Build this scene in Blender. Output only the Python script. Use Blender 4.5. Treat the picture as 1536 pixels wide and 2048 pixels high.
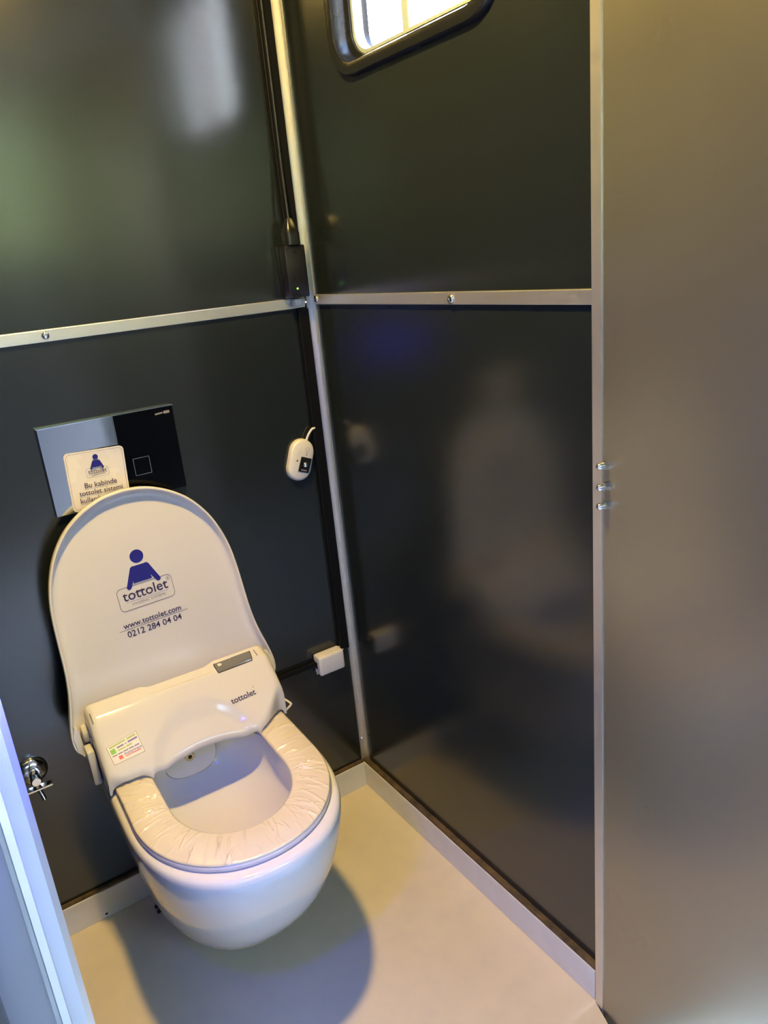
import bpy, bmesh, math, random
from mathutils import Vector, Matrix, noise

random.seed(7)
for o in list(bpy.data.objects):
    bpy.data.objects.remove(o, do_unlink=True)
scene = bpy.context.scene
COL = scene.collection
R = math.radians

# ------------------------------------------------------------------ camera
cam_d = bpy.data.cameras.new('camera')
cam = bpy.data.objects.new('camera', cam_d)
COL.objects.link(cam)
right = Vector((0.82863, -0.55203, -0.09286))
down = Vector((-0.25153, -0.21898, -0.94275))
fwd = Vector((0.50010, 0.80455, -0.32030))
m = Matrix.Identity(4)
for i in range(3):
    m[i][0] = right[i]; m[i][1] = -down[i]; m[i][2] = -fwd[i]
m.translation = Vector((-0.7789, -1.4678, 1.2992))
cam.matrix_world = m
cam_d.sensor_fit = 'HORIZONTAL'
cam_d.sensor_width = 36.0
cam_d.lens = 36.0 * 1530.6 / 1536.0
cam_d.clip_start = 0.02
scene.camera = cam

# ------------------------------------------------------------------ world, sun, exposure
world = bpy.data.worlds.new('world')
scene.world = world
world.use_nodes = True
wn = world.node_tree
bg = wn.nodes['Background']
sky = wn.nodes.new('ShaderNodeTexSky')
sky.sky_type = 'NISHITA'
sky.sun_disc = False
sky.sun_elevation = R(42)
sky.sun_rotation = R(38)
sky.air_density = 1.4
sky.dust_density = 2.0
sky.ozone_density = 2.0
wn.links.new(sky.outputs['Color'], bg.inputs['Color'])
bg.inputs['Strength'].default_value = 5.0

sun_d = bpy.data.lights.new('sun', 'SUN')
sun_d.energy = 16.0
sun_d.angle = R(0.6)
sun_d.color = (1.0, 0.95, 0.86)
sun = bpy.data.objects.new('sun', sun_d)
COL.objects.link(sun)
sdir = Vector((math.sin(R(38)) * math.cos(R(42)), math.cos(R(38)) * math.cos(R(42)), math.sin(R(42))))      # towards the sun: behind the cabin
sun.rotation_euler = sdir.to_track_quat('Z', 'Y').to_euler()
sun.location = sdir * 6

vs = scene.view_settings
vs.view_transform = 'Standard'
vs.look = 'None'
vs.gamma = 1.0
vs.use_curve_mapping = False
vs.exposure = 0.0
scene.cycles.caustics_reflective = False
scene.cycles.caustics_refractive = False

# ------------------------------------------------------------------ materials
MATS = {}


def mat(name, base=(0.8, 0.8, 0.8), rough=0.5, metal=0.0, spec=0.5, coat=0.0, emit=None, estr=0.0,
        bump=None, rvar=None, cvar=None, trans=0.0, ior=1.5, alpha=1.0):
    """bump=(scale, strength), rvar=(scale, amount), cvar=(scale, second colour, factor)"""
    mt = bpy.data.materials.new(name)
    mt.use_nodes = True
    nt = mt.node_tree
    b = nt.nodes['Principled BSDF']
    b.inputs['Base Color'].default_value = (*base, 1)
    b.inputs['Roughness'].default_value = rough
    b.inputs['Metallic'].default_value = metal
    b.inputs['Specular IOR Level'].default_value = spec
    b.inputs['Coat Weight'].default_value = coat
    b.inputs['Coat Roughness'].default_value = 0.05
    b.inputs['Transmission Weight'].default_value = trans
    b.inputs['IOR'].default_value = ior
    b.inputs['Alpha'].default_value = alpha
    if emit:
        b.inputs['Emission Color'].default_value = (*emit, 1)
        b.inputs['Emission Strength'].default_value = estr
    tc = nt.nodes.new('ShaderNodeTexCoord')

    def noise_node(scale, detail=3.0):
        n = nt.nodes.new('ShaderNodeTexNoise')
        n.inputs['Scale'].default_value = scale
        n.inputs['Detail'].default_value = detail
        nt.links.new(tc.outputs['Object'], n.inputs['Vector'])
        return n
    if bump:
        n = noise_node(bump[0])
        bp = nt.nodes.new('ShaderNodeBump')
        bp.inputs['Strength'].default_value = bump[1]
        bp.inputs['Distance'].default_value = 0.002
        nt.links.new(n.outputs['Fac'], bp.inputs['Height'])
        nt.links.new(bp.outputs['Normal'], b.inputs['Normal'])
    if rvar:
        n = noise_node(rvar[0])
        mr = nt.nodes.new('ShaderNodeMapRange')
        mr.inputs['From Min'].default_value = 0.3
        mr.inputs['From Max'].default_value = 0.7
        mr.inputs['To Min'].default_value = rough - rvar[1]
        mr.inputs['To Max'].default_value = rough + rvar[1]
        nt.links.new(n.outputs['Fac'], mr.inputs['Value'])
        nt.links.new(mr.outputs['Result'], b.inputs['Roughness'])
    if cvar:
        n = noise_node(cvar[0], 5.0)
        rp = nt.nodes.new('ShaderNodeMapRange')
        rp.inputs['From Min'].default_value = 0.35
        rp.inputs['From Max'].default_value = 0.7
        rp.inputs['To Max'].default_value = cvar[2]
        nt.links.new(n.outputs['Fac'], rp.inputs['Value'])
        mx = nt.nodes.new('ShaderNodeMix')
        mx.data_type = 'RGBA'
        mx.inputs[6].default_value = (*base, 1)
        mx.inputs[7].default_value = (*cvar[1], 1)
        nt.links.new(rp.outputs['Result'], mx.inputs[0])
        nt.links.new(mx.outputs[2], b.inputs['Base Color'])
    MATS[name] = mt
    return mt


M_panel = mat('dark_laminate', (0.0110, 0.0145, 0.0158), 0.19, spec=0.85, rvar=(5, 0.02), bump=(900, 0.01))
M_door = mat('door_laminate', (0.31, 0.295, 0.235), 0.30, metal=0.80, spec=0.5, rvar=(5, 0.03), bump=(900, 0.02))
M_clad = mat('grey_cladding', (0.20, 0.20, 0.24), 0.45, rvar=(6, 0.04))
M_alu = mat('brushed_aluminium', (0.66, 0.65, 0.64), 0.36, metal=0.85, rvar=(60, 0.06), bump=(700, 0.05))
M_chrome = mat('chrome', (0.85, 0.85, 0.86), 0.06, metal=1.0, rvar=(30, 0.02))
M_steel = mat('steel_screw', (0.7, 0.7, 0.7), 0.18, metal=1.0, rvar=(90, 0.05))
M_porcelain = mat('porcelain', (0.70, 0.69, 0.69), 0.09, spec=0.5, coat=0.3, rvar=(7, 0.02))
M_plastic = mat('white_plastic', (0.66, 0.645, 0.635), 0.11, spec=0.5, rvar=(12, 0.03))
M_lid = mat('lid_plastic', (0.70, 0.68, 0.68), 0.10, spec=0.5, rvar=(8, 0.03))
M_white = mat('white_box_plastic', (0.68, 0.66, 0.65), 0.3, rvar=(40, 0.05))
M_black = mat('black_plastic', (0.008, 0.008, 0.009), 0.3, rvar=(30, 0.05))
M_duct = mat('black_trunking', (0.003, 0.003, 0.004), 0.5, spec=0.2, rvar=(30, 0.05))
M_floor = mat('beige_vinyl', (0.66, 0.575, 0.45), 0.42, rvar=(8, 0.05), cvar=(18, (0.52, 0.47, 0.40), 0.35), bump=(500, 0.03))
M_base = mat('white_skirting', (0.66, 0.64, 0.65), 0.45, cvar=(20, (0.5, 0.47, 0.44), 0.3))
M_wood = mat('raw_board_edge', (0.13, 0.085, 0.04), 0.8, cvar=(45, (0.03, 0.022, 0.015), 0.9))
M_jamb = mat('pale_jamb_metal', (0.50, 0.53, 0.57), 0.36, metal=0.5, rvar=(30, 0.05))
M_blue = mat('navy_print', (0.010, 0.006, 0.22), 0.4, rvar=(50, 0.05))
M_ink = mat('dark_purple_print', (0.035, 0.02, 0.085), 0.4, rvar=(50, 0.05))
M_grey = mat('grey_print', (0.22, 0.20, 0.22), 0.4, rvar=(50, 0.05))
M_card = mat('white_card', (0.76, 0.73, 0.72), 0.25, rvar=(20, 0.08), bump=(25, 0.12))
M_green = mat('green_print', (0.16, 0.45, 0.09), 0.4, rvar=(50, 0.05))
M_palegreen = mat('pale_green_print', (0.33, 0.42, 0.20), 0.4, rvar=(50, 0.05))
M_red = mat('red_print', (0.75, 0.07, 0.12), 0.4, rvar=(50, 0.05))
M_violet = mat('violet_print', (0.16, 0.12, 0.42), 0.4, rvar=(50, 0.05))
M_mirror = mat('mirror_plate', (0.62, 0.66, 0.70), 0.07, metal=1.0, rvar=(20, 0.03))
M_darkrefl = mat('dark_reflection_plate', (0.02, 0.02, 0.022), 0.08, metal=1.0, rvar=(20, 0.04), bump=(30, 0.1))  # mirror with the door's dark reflection put into its base colour
M_lcd = mat('grey_display', (0.16, 0.165, 0.17), 0.07, spec=0.6, rvar=(20, 0.02))
M_hole = mat('dark_hole', (0.006, 0.005, 0.004), 0.6, rvar=(20, 0.05))
M_brass = mat('nozzle_metal', (0.75, 0.66, 0.48), 0.25, metal=0.8, rvar=(40, 0.05))
M_seam = mat('shadow_gap_plastic', (0.28, 0.25, 0.22), 0.5, rvar=(20, 0.05))
M_seat = mat('seat_plastic', (0.62, 0.59, 0.64), 0.2, rvar=(10, 0.03))
M_frame = mat('black_window_frame', (0.010, 0.011, 0.013), 0.25, spec=0.4, rvar=(15, 0.04))
M_sash = mat('pale_window_sash', (0.45, 0.55, 0.62), 0.3, metal=0.3, rvar=(15, 0.04))
M_ceil = mat('white_ceiling', (0.55, 0.53, 0.50), 0.5, rvar=(8, 0.05))
M_lampg = mat('lamp_diffuser', (0.9, 0.85, 0.75), 0.4, emit=(1.0, 0.68, 0.18), estr=1600.0, rvar=(5, 0.01))
M_bled = mat('blue_led', (0.02, 0.02, 0.3), 0.4, emit=(0.03, 0.03, 1.0), estr=2000.0, rvar=(5, 0.01))
M_gled = mat('green_led', (0.1, 0.5, 0.05), 0.4, emit=(0.25, 1.0, 0.08), estr=3.0, rvar=(5, 0.01))
M_ground = mat('grey_paving', (0.36, 0.38, 0.41), 0.8, cvar=(3, (0.26, 0.28, 0.30), 0.7), bump=(60, 0.3))
M_low = mat('dark_blue_wall', (0.026, 0.032, 0.046), 0.6, cvar=(2, (0.018, 0.024, 0.038), 0.6))
M_leaf = mat('sunlit_leaves', (0.22, 0.31, 0.07), 0.5, cvar=(6, (0.12, 0.18, 0.04), 0.8))
M_bark = mat('tree_bark', (0.10, 0.07, 0.05), 0.9, bump=(40, 0.5))

# window glass: thin clear panes
M_glass = bpy.data.materials.new('window_glass')
M_glass.use_nodes = True
_nt = M_glass.node_tree
_nt.nodes.remove(_nt.nodes['Principled BSDF'])
_tr = _nt.nodes.new('ShaderNodeBsdfTransparent')
_gl = _nt.nodes.new('ShaderNodeBsdfGlossy'); _gl.inputs['Roughness'].default_value = 0.02
_fr = _nt.nodes.new('ShaderNodeValue'); _fr.outputs[0].default_value = 0.06
_mx = _nt.nodes.new('ShaderNodeMixShader')
_nt.links.new(_fr.outputs[0], _mx.inputs[0]); _nt.links.new(_tr.outputs[0], _mx.inputs[1]); _nt.links.new(_gl.outputs[0], _mx.inputs[2])
_nt.links.new(_mx.outputs[0], _nt.nodes['Material Output'].inputs['Surface'])

# crinkled film over the seat: shallow stretched folds
M_film = mat('crinkled_film', (0.70, 0.63, 0.49), 0.13, spec=0.6, coat=0.6, rvar=(60, 0.04))

# ------------------------------------------------------------------ mesh helpers


class MB:
    def __init__(self):
        self.bm = bmesh.new()
        self.mats = []
        self.mi = 0

    def use(self, mt):
        if mt not in self.mats:
            self.mats.append(mt)
        self.mi = self.mats.index(mt)
        return self

    def _f(self, vs):
        try:
            f = self.bm.faces.new(vs)
            f.material_index = self.mi
            return f
        except ValueError:
            return None

    def box(self, x0, x1, y0, y1, z0, z1, mx=None, bev=0.0, seg=2):
        b = bmesh.new()
        bmesh.ops.create_cube(b, size=1.0)
        for v in b.verts:
            v.co = Vector((x0 + (x1 - x0) * (v.co.x + .5), y0 + (y1 - y0) * (v.co.y + .5), z0 + (z1 - z0) * (v.co.z + .5)))
        if bev > 0:
            bmesh.ops.bevel(b, geom=list(b.edges), offset=bev, segments=seg, profile=0.5, affect='EDGES')
        return self.merge(b, mx)

    def merge(self, b, mx=None):
        b.verts.index_update()
        vs = []
        for v in b.verts:
            co = v.co.copy()
            if mx is not None:
                co = mx @ co
            vs.append(self.bm.verts.new(co))
        for f in b.faces:
            self._f([vs[v.index] for v in f.verts])
        b.free()
        return self

    def loft(self, rings, closed=True, cap0=False, cap1=False):
        rv = [[self.bm.verts.new(Vector(c)) for c in r] for r in rings]
        n = len(rv[0])
        for a, b in zip(rv[:-1], rv[1:]):
            for i in range(n if closed else n - 1):
                j = (i + 1) % n
                self._f([a[i], a[j], b[j], b[i]])
        if cap0:
            self._f(list(reversed(rv[0])))
        if cap1:
            self._f(rv[-1])
        return rv

    def lathe(self, prof, origin, axis, n=28):
        """prof: (radius, height) along axis"""
        ax = Vector(axis).normalized()
        u = ax.orthogonal().normalized()
        w = ax.cross(u)
        o = Vector(origin)
        rings = []
        for r, h in prof:
            rings.append([o + ax * h + (u * math.cos(2 * math.pi * k / n) + w * math.sin(2 * math.pi * k / n)) * max(r, 1e-5) for k in range(n)])
        self.loft(rings, True, True, True)
        return self

    def tube(self, pts, r, n=10, smooth=True):
        pts = [Vector(p) for p in pts]
        if smooth and len(pts) > 2:
            q = []
            P = [pts[0]] + pts + [pts[-1]]
            for i in range(1, len(P) - 2):
                for k in range(6):
                    t = k / 6
                    a, b, c, d = P[i - 1], P[i], P[i + 1], P[i + 2]
                    q.append(0.5 * ((2 * b) + (c - a) * t + (2 * a - 5 * b + 4 * c - d) * t * t + (3 * b - a - 3 * c + d) * t ** 3))
            q.append(pts[-1])
            pts = q
        rings = []
        ref = None
        for i, p in enumerate(pts):
            t = (pts[min(i + 1, len(pts) - 1)] - pts[max(i - 1, 0)]).normalized()
            if ref is None:
                ref = t.orthogonal().normalized()
            ref = (ref - t * ref.dot(t)).normalized()
            w = t.cross(ref)
            rings.append([p + (ref * math.cos(2 * math.pi * k / n) + w * math.sin(2 * math.pi * k / n)) * r for k in range(n)])
        self.loft(rings, True, True, True)
        return self

    def prism(self, poly, h0, h1, mx=None):
        """poly in local x,y extruded along local z from h0 to h1"""
        f = (lambda c: mx @ Vector(c)) if mx is not None else Vector
        a = [self.bm.verts.new(f((x, y, h0))) for x, y in poly]
        b = [self.bm.verts.new(f((x, y, h1))) for x, y in poly]
        n = len(poly)
        for i in range(n):
            self._f([a[i], a[(i + 1) % n], b[(i + 1) % n], b[i]])
        self._f(list(reversed(a)))
        self._f(b)
        return self

    def ring2d(self, outer, inner, h, mx=None):
        f = (lambda c: mx @ Vector(c)) if mx is not None else Vector
        self.loft([[f((x, y, h)) for x, y in outer], [f((x, y, h)) for x, y in inner]])
        return self

    def text(self, s, size, mx, align='CENTER', sx=1.0, weight=0.0):
        cu = bpy.data.curves.new('t', 'FONT')
        cu.body = s
        cu.size = size
        cu.align_x = align
        cu.resolution_u = 3
        cu.offset = weight
        ob = bpy.data.objects.new('t', cu)
        COL.objects.link(ob)
        dg = bpy.context.evaluated_depsgraph_get()
        me = bpy.data.meshes.new_from_object(ob.evaluated_get(dg))
        b = bmesh.new()
        b.from_mesh(me)
        for v in b.verts:
            v.co.x *= sx
        self.merge(b, mx)
        bpy.data.objects.remove(ob, do_unlink=True)
        bpy.data.curves.remove(cu)
        bpy.data.meshes.remove(me)
        return self

    def build(self, name, mt=None, parent=None, smooth=False, angle=40, loc=None, mxw=None, normals=True):
        if normals:
            bmesh.ops.recalc_face_normals(self.bm, faces=list(self.bm.faces))
        me = bpy.data.meshes.new(name)
        self.bm.to_mesh(me)
        self.bm.free()
        if mt is not None:
            me.materials.append(mt)
        for q in self.mats:
            me.materials.append(q)
        if smooth:
            for p in me.polygons:
                p.use_smooth = True
            me.set_sharp_from_angle(angle=R(angle))
        o = bpy.data.objects.new(name, me)
        COL.objects.link(o)
        if parent:
            o.parent = parent
        if mxw is not None:
            o.matrix_local = mxw
        elif loc is not None:
            o.location = loc
        return o


def empty(name, loc=(0, 0, 0), rz=0.0):
    o = bpy.data.objects.new(name, None)
    o.empty_display_size = 0.05
    COL.objects.link(o)
    o.location = loc
    o.rotation_euler = (0, 0, rz)
    return o


def tag(o, label, cat, group=None):
    o['label'] = label
    o['category'] = cat
    if group:
        o['group'] = group
    return o


def struct(o, label=None):
    o['kind'] = 'structure'
    if label:
        o['label'] = label
    return o


def rrect(x0, x1, y0, y1, r, n=8):
    pts = []
    for cx, cy, a0 in ((x1 - r, y1 - r, 0), (x0 + r, y1 - r, 90), (x0 + r, y0 + r, 180), (x1 - r, y0 + r, 270)):
        for k in range(n + 1):
            a = R(a0 + 90 * k / n)
            pts.append((cx + r * math.cos(a), cy + r * math.sin(a)))
    return pts


def circle(cx, cy, r, n=24):
    return [(cx + r * math.cos(2 * math.pi * k / n), cy + r * math.sin(2 * math.pi * k / n)) for k in range(n)]


def wallmx(x, y, z, rot=0.0):
    """local x -> world x, local y -> world z, local z -> out of the back wall (-y), rotated in the wall plane"""
    b = Matrix(((1, 0, 0, 0), (0, 0, -1, 0), (0, 1, 0, 0), (0, 0, 0, 1)))
    return Matrix.Translation((x, y, z)) @ b @ Matrix.Rotation(rot, 4, 'Z')


def smooth01(x):
    x = max(0.0, min(1.0, x))
    return x * x * (3 - 2 * x)


YB = 0.010      # face of the back wall panels
XR = 0.013      # face of the right wall panels
YD = -0.80      # inside face of the door wall
XL = -0.83      # inside face of the left wall
HC = 2.08       # ceiling height
HG = -0.42      # level of the ground outside

# ------------------------------------------------------------------ structure
o = MB().prism([(XL - .03, -.825), (-.022, -.825), (-.001, -.766), (.05, -.766), (.05, .05), (XL - .03, .05)], -.06, 0).build('floor', M_floor)
struct(o, 'beige vinyl floor of the cabin')

wb = empty('wall_back', (-.4, YB, 0)); struct(wb, 'dark laminate back wall behind the toilet')
for z0, z1 in ((-.02, 1.2145), (1.2165, HC)):
    MB().box(XL - .03 + .4, XR + .03 + .4, 0, .03, z0, z1).build('panel', M_panel, wb)

wr = empty('wall_right', (XR, -.4, 0)); struct(wr, 'dark laminate right wall with the window')
MB().box(0, .03, -.764 + .4, YB + .4, -.02, 1.218).build('panel', M_panel, wr)
# upper panel with the window hole
WY0, WY1, WZ0, WZ1 = -.613, -.175, 1.583, 1.945
b = MB()
hole = rrect(WY0 + .012, WY1 - .012, WZ0 + .012, WZ1 - .012, .058, 8)


def to_rect(p, x0, x1, y0, y1, c):
    dx, dy = p[0] - c[0], p[1] - c[1]
    ts = []
    if dx > 1e-9: ts.append((x1 - c[0]) / dx)
    if dx < -1e-9: ts.append((x0 - c[0]) / dx)
    if dy > 1e-9: ts.append((y1 - c[1]) / dy)
    if dy < -1e-9: ts.append((y0 - c[1]) / dy)
    t = min(ts)
    return (c[0] + dx * t, c[1] + dy * t)


def rect_ring(poly, x0, x1, y0, y1):
    c = ((min(p[0] for p in poly) + max(p[0] for p in poly)) / 2, (min(p[1] for p in poly) + max(p[1] for p in poly)) / 2)
    res = [to_rect(p, x0, x1, y0, y1, c) for p in poly]
    for cr in ((x0, y0), (x1, y0), (x1, y1), (x0, y1)):     # snap the nearest point onto each corner
        k = min(range(len(res)), key=lambda i: (res[i][0] - cr[0]) ** 2 + (res[i][1] - cr[1]) ** 2)
        res[k] = cr
    return res


outer = rect_ring(hole, -.764, YB, 1.220, HC)
rings = [[(0, y + .4, z) for y, z in outer], [(0, y + .4, z) for y, z in hole], [(.03, y + .4, z) for y, z in hole], [(.03, y + .4, z) for y, z in outer]]
rings.append(rings[0])
b.loft(rings)
bmesh.ops.remove_doubles(b.bm, verts=b.bm.verts, dist=1e-6)
b.build('panel', M_panel, wr)

o = MB().box(XL - .03, XL, YD - .04, YB, -.02, HC).build('wall_left', M_panel)
struct(o, 'dark laminate left wall, out of view')
o = MB().box(XL - .03, XR + .03, YD - .02, .05, HC, HC + .05).build('ceiling', M_ceil)
struct(o, 'pale ceiling of the cabin')
o = MB().box(-2.6, 1.6, -3.0, YD - .02, HC + .02, HC + .08).build('ceiling_added_shade', M_clad)  # invented canopy, cuts the sky light coming in at the door
struct(o, 'grey canopy added over the doorway to cut daylight')
o = MB().box(-2.66, -2.6, -3.0, YD - .02, HG, HC + .08).build('wall_added_shade', M_clad)  # invented side wall, holds back daylight from the left
struct(o, 'grey side wall added under the canopy to cut daylight')

# outside skin of the cabin beside the door opening
wf = empty('wall_front', (-.8, YD, 0)); struct(wf, 'grey outer wall beside the doorway')
MB().box(-1.6, .005, -.02, 0, HG + .25, HC + .05).build('panel', M_clad, wf)      # x from -2.4 to -.795
MB().box(.835, 2.4, -.02, 0, HG + .25, HC + .05).build('panel', M_clad, wf)
MB().box(.0, .83, -.02, 0, 1.98, HC).build('panel', M_clad, wf)

# left jamb profile: broad flat flange and a raised rib
b = MB()
prof = [(-.764, YD + .03), (-.764, YD - .006), (-.770, YD - .012), (-.7825, YD - .012), (-.7835, YD - .026), (-.7900, YD - .028), (-.7912, YD - .018), (-.83, YD - .018), (-.83, YD + .03)]
b.prism(prof, -.06, 1.98)
o = b.build('trim_1', M_jamb); struct(o, 'pale metal door jamb at the left edge')

# corner profile between back and right wall
b = MB()
b.prism([(XR, YB), (XR - .014, YB), (XR - .014, YB - .0025), (XR - .0025, YB - .0025), (XR - .0025, YB - .018), (XR, YB - .018)], .07, HC)
ct = b.build('trim_2', M_alu); struct(ct, 'aluminium corner profile between the two dark walls')


def screw(parent, pos, axis, r=.0068):
    b = MB()
    b.lathe([(r, 0), (r, .0012), (r * .9, .0026), (r * .62, .0038), (r * .3, .0043), (r * .28, .0028), (0, .0026)], (0, 0, 0), axis, 18)
    return b.build('screw', M_steel, parent, smooth=True, angle=50, loc=Vector(pos) - parent.location)


screw(ct, (XR - .008, YB - .0025, .136), (0, -1, 0), .0046)

# horizontal joint bars
b = MB().box(XL, XR - .02, YB - .006, YB, 1.2055, 1.2265, bev=.0012)
tb = b.build('trim_3', M_alu); struct(tb, 'aluminium joint bar across the back wall')
screw(tb, (-.5225, YB - .006, 1.2165), (0, -1, 0))
b = MB().box(XR - .006, XR, -.764, YB - .02, 1.2095, 1.2295, bev=.0012)
tr = b.build('trim_4', M_alu); struct(tr, 'aluminium joint bar across the right wall')
screw(tr, (XR - .006, -.020, 1.2205), (-1, 0, 0), .0074)
screw(tr, (XR - .006, -.468, 1.2185), (-1, 0, 0), .0074)

# skirting boards, each with the raw board edge that shows above it
bb = MB().box(XL, 0, 0, YB, 0, .069, bev=.0015).build('baseboard_back', M_base); struct(bb, 'white skirting strip along the back wall')
b = MB(); b.box(XL, 0.0, .0018, YB + .001, .069, .0745); b.build('board_edge', M_wood, bb)
br = MB().box(0, XR, -.765, YB, 0, .069, bev=.0015).build('baseboard_right', M_base); struct(br, 'white skirting strip along the right wall')
b = MB(); b.box(.0018, XR + .001, -.765, YB, .069, .0760); b.build('board_edge', M_wood, br)
b = MB(); b.lathe([(.0028, 0), (.0028, .0008), (0, .001)], (0, 0, 0), (0, -1, 0), 12)
b.build('nail_hole', M_hole, bb, loc=(-.667, 0.0004, .010))

# ------------------------------------------------------------------ window
win = empty('window_1', (XR, (WY0 + WY1) / 2, WZ0)); struct(win, 'black framed window with rounded corners high in the right wall')
cy = (WY0 + WY1) / 2


def wring(off, x, r):
    return [(x, y - cy, z - WZ0) for y, z in rrect(WY0 + off, WY1 - off, WZ0 + off, WZ1 - off, max(r - off * .8, .02), 10)]


b = MB()
rs = [wring(0, 0, .07), wring(.0008, -.007, .07), wring(.003, -.0105, .07), (wring(.012, -.012, .07)), wring(.020, -.0105, .07), wring(.0225, -.006, .07), wring(.024, .016, .07), wring(.034, .018, .07), wring(.036, .055, .07), wring(.004, .056, .07), wring(0, .045, .07)]
rs.append(rs[0])
b.loft(rs)
bmesh.ops.remove_doubles(b.bm, verts=b.bm.verts, dist=1e-6)
b.build('window_frame', M_frame, win, smooth=True, angle=35)
b = MB()
rs = [wring(.0345, .022, .07), wring(.040, .022, .07), wring(.0415, .026, .07), wring(.0415, .040, .07), wring(.0345, .040, .07)]
rs.append(rs[0])
b.loft(rs)
bmesh.ops.remove_doubles(b.bm, verts=b.bm.verts, dist=1e-6)
b.build('sash', M_sash, win, smooth=True, angle=35)
DY = -.362
b = MB(); b.box(.022, .040, DY - .009 - cy, DY + .009 - cy, .038, WZ1 - WZ0 - .038, bev=.002)
b.build('mullion', M_sash, win)
for a0, a1 in ((WY0 + .040, DY - .008), (DY + .008, WY1 - .040)):
    b = MB(); b.box(.030, .034, a0 - cy, a1 - cy, .040, WZ1 - WZ0 - .040)
    b.build('pane', M_glass, win)

# ------------------------------------------------------------------ open door on the right
al = R(12)
dd = Vector((-math.sin(al), -math.cos(al), 0))
dn = Vector((-math.cos(al), math.sin(al), 0))
door = empty('door_1', (0, -.768, 0)); struct(door, 'open dark grey door standing at the right edge')
DM = Matrix(((dd.x, dn.x, 0, 0), (dd.y, dn.y, 0, 0), (0, 0, 1, 0), (0, 0, 0, 1)))    # local x along the door, y out of its face


def dbox(x0, x1, y0, y1, z0, z1, name, mt, bev=0.0):
    return MB().box(x0, x1, y0, y1, z0, z1, DM, bev).build(name, mt, door)


dbox(.002, .69, -.028, 0, -.10, 1.93, 'door_panel', M_door)
b = MB()
b.prism([(0, .0015), (.020, .0015), (.020, 0), (.0016, 0), (.0016, -.028), (.020, -.028), (.020, -.0295), (0, -.0295)], -.10, 1.93, DM)
b.build('edge_profile', M_alu, door)
for z in (1.0035, .974, .947, -.014):
    b = MB()
    mx = DM @ Matrix.Translation((.0285, 0, z))
    hexa = [(.0062 * math.cos(R(60 * k)), .0062 * math.sin(R(60 * k))) for k in range(6)]
    q = mx @ Matrix.Rotation(R(-90), 4, 'X')
    b.prism(hexa, 0, .006, q)
    ax = (DM.to_3x3() @ Vector((0, 1, 0)))
    b.lathe([(.0056, .006), (.0054, .010), (.0042, .0135), (.0020, .0155), (0, .016)], mx.translation, ax, 18)
    b.build('cap_nut', M_steel, door, smooth=True, angle=35)

# ------------------------------------------------------------------ toilet
TOI = empty('toilet', (-.437, 0, 0), R(-1.7))
tag(TOI, 'white wall-hung toilet with raised printed lid and film-wrapped seat', 'toilet')
# local coordinates: x sideways, -y out of the wall, z up


def superfront(a, vc, vf, n=2.4, vb=-.008, N=121):
    """D shaped outline: straight sides from the wall, superellipse front, as (x, v)"""
    pts = [(-a, vb)]
    for k in range(N):
        t = math.pi * (1 - k / (N - 1))
        c, s = math.cos(t), math.sin(t)
        pts.append((a * math.copysign(abs(c) ** (2 / n), c), vc + (vf - vc) * abs(s) ** (2 / n)))
    pts.append((a, vb))
    return pts


def radial(poly, c, N):
    out = []
    for k in range(N):
        t = 2 * math.pi * k / N
        dx, dy = math.cos(t), math.sin(t)
        best = None
        for i in range(len(poly)):
            x1, y1 = poly[i]; x2, y2 = poly[(i + 1) % len(poly)]
            ex, ey = x2 - x1, y2 - y1
            den = dx * ey - dy * ex
            if abs(den) < 1e-12: continue
            s = ((x1 - c[0]) * ey - (y1 - c[1]) * ex) / den
            u = ((x1 - c[0]) * dy - (y1 - c[1]) * dx) / den
            if s > 0 and -1e-9 <= u <= 1 + 1e-9:
                if best is None or s > best: best = s
        out.append((c[0] + dx * best, c[1] + dy * best))
    return out


def ellipse_like(a, v0, v1, n=2.4, N=120):
    c = (v0 + v1) / 2; h = (v1 - v0) / 2
    return [(a * math.copysign(abs(math.cos(t)) ** (2 / n), math.cos(t)), c + h * math.copysign(abs(math.sin(t)) ** (2 / n), math.sin(t))) for t in [2 * math.pi * k / N for k in range(N)]]


NB = 120
CB = (0, .26)
lv = [(.070, .060, .08, .235, 2.2), (.071, .085, .08, .285, 2.2), (.078, .106, .10, .325, 2.2), (.092, .121, .12, .352, 2.25), (.12, .136, .15, .383, 2.3), (.16, .149, .18, .420, 2.3), (.20, .159, .21, .455, 2.3),
      (.25, .168, .24, .490, 2.35), (.30, .175, .26, .514, 2.4), (.35, .1815, .27, .533, 2.4), (.385, .1845, .28, .541, 2.4), (.402, .1850, .28, .5425, 2.4), (.4085, .1840, .28, .5415, 2.4), (.4125, .1815, .28, .539, 2.4), (.4148, .1775, .28, .535, 2.4), (.4155, .172, .28, .529, 2.4)]
b = MB()
rings = []
for z, a, vc, vf, n in lv:
    c = (0, min(CB[1], vf * .55))
    rings.append([(x, -v, z) for x, v in radial(superfront(a, vc, vf, n), c, NB)])
for z, a, v0, v1, n in ((.415, .128, .095, .482, 2.3), (.411, .122, .102, .476, 2.3), (.395, .121, .104, .474, 2.3), (.365, .120, .106, .472, 2.3), (.345, .116, .112, .468, 2.3), (.330, .109, .126, .463, 2.2), (.318, .100, .148, .458, 2.2),
                        (.304, .088, .185, .452, 2.1), (.290, .075, .225, .444, 2.1), (.274, .061, .268, .434, 2.0), (.255, .050, .300, .424, 2.0), (.225, .043, .325, .412, 2.0), (.195, .040, .330, .408, 2.0), (.192, .02, .35, .39, 2.0)):
    rings.append([(x, -v, z) for x, v in radial(ellipse_like(a, v0, v1, n), (0, (v0 + v1) / 2), NB)])
b.loft(rings, True, True, True)
b.build('bowl', M_porcelain, TOI, smooth=True, angle=50)
b = MB()
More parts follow.
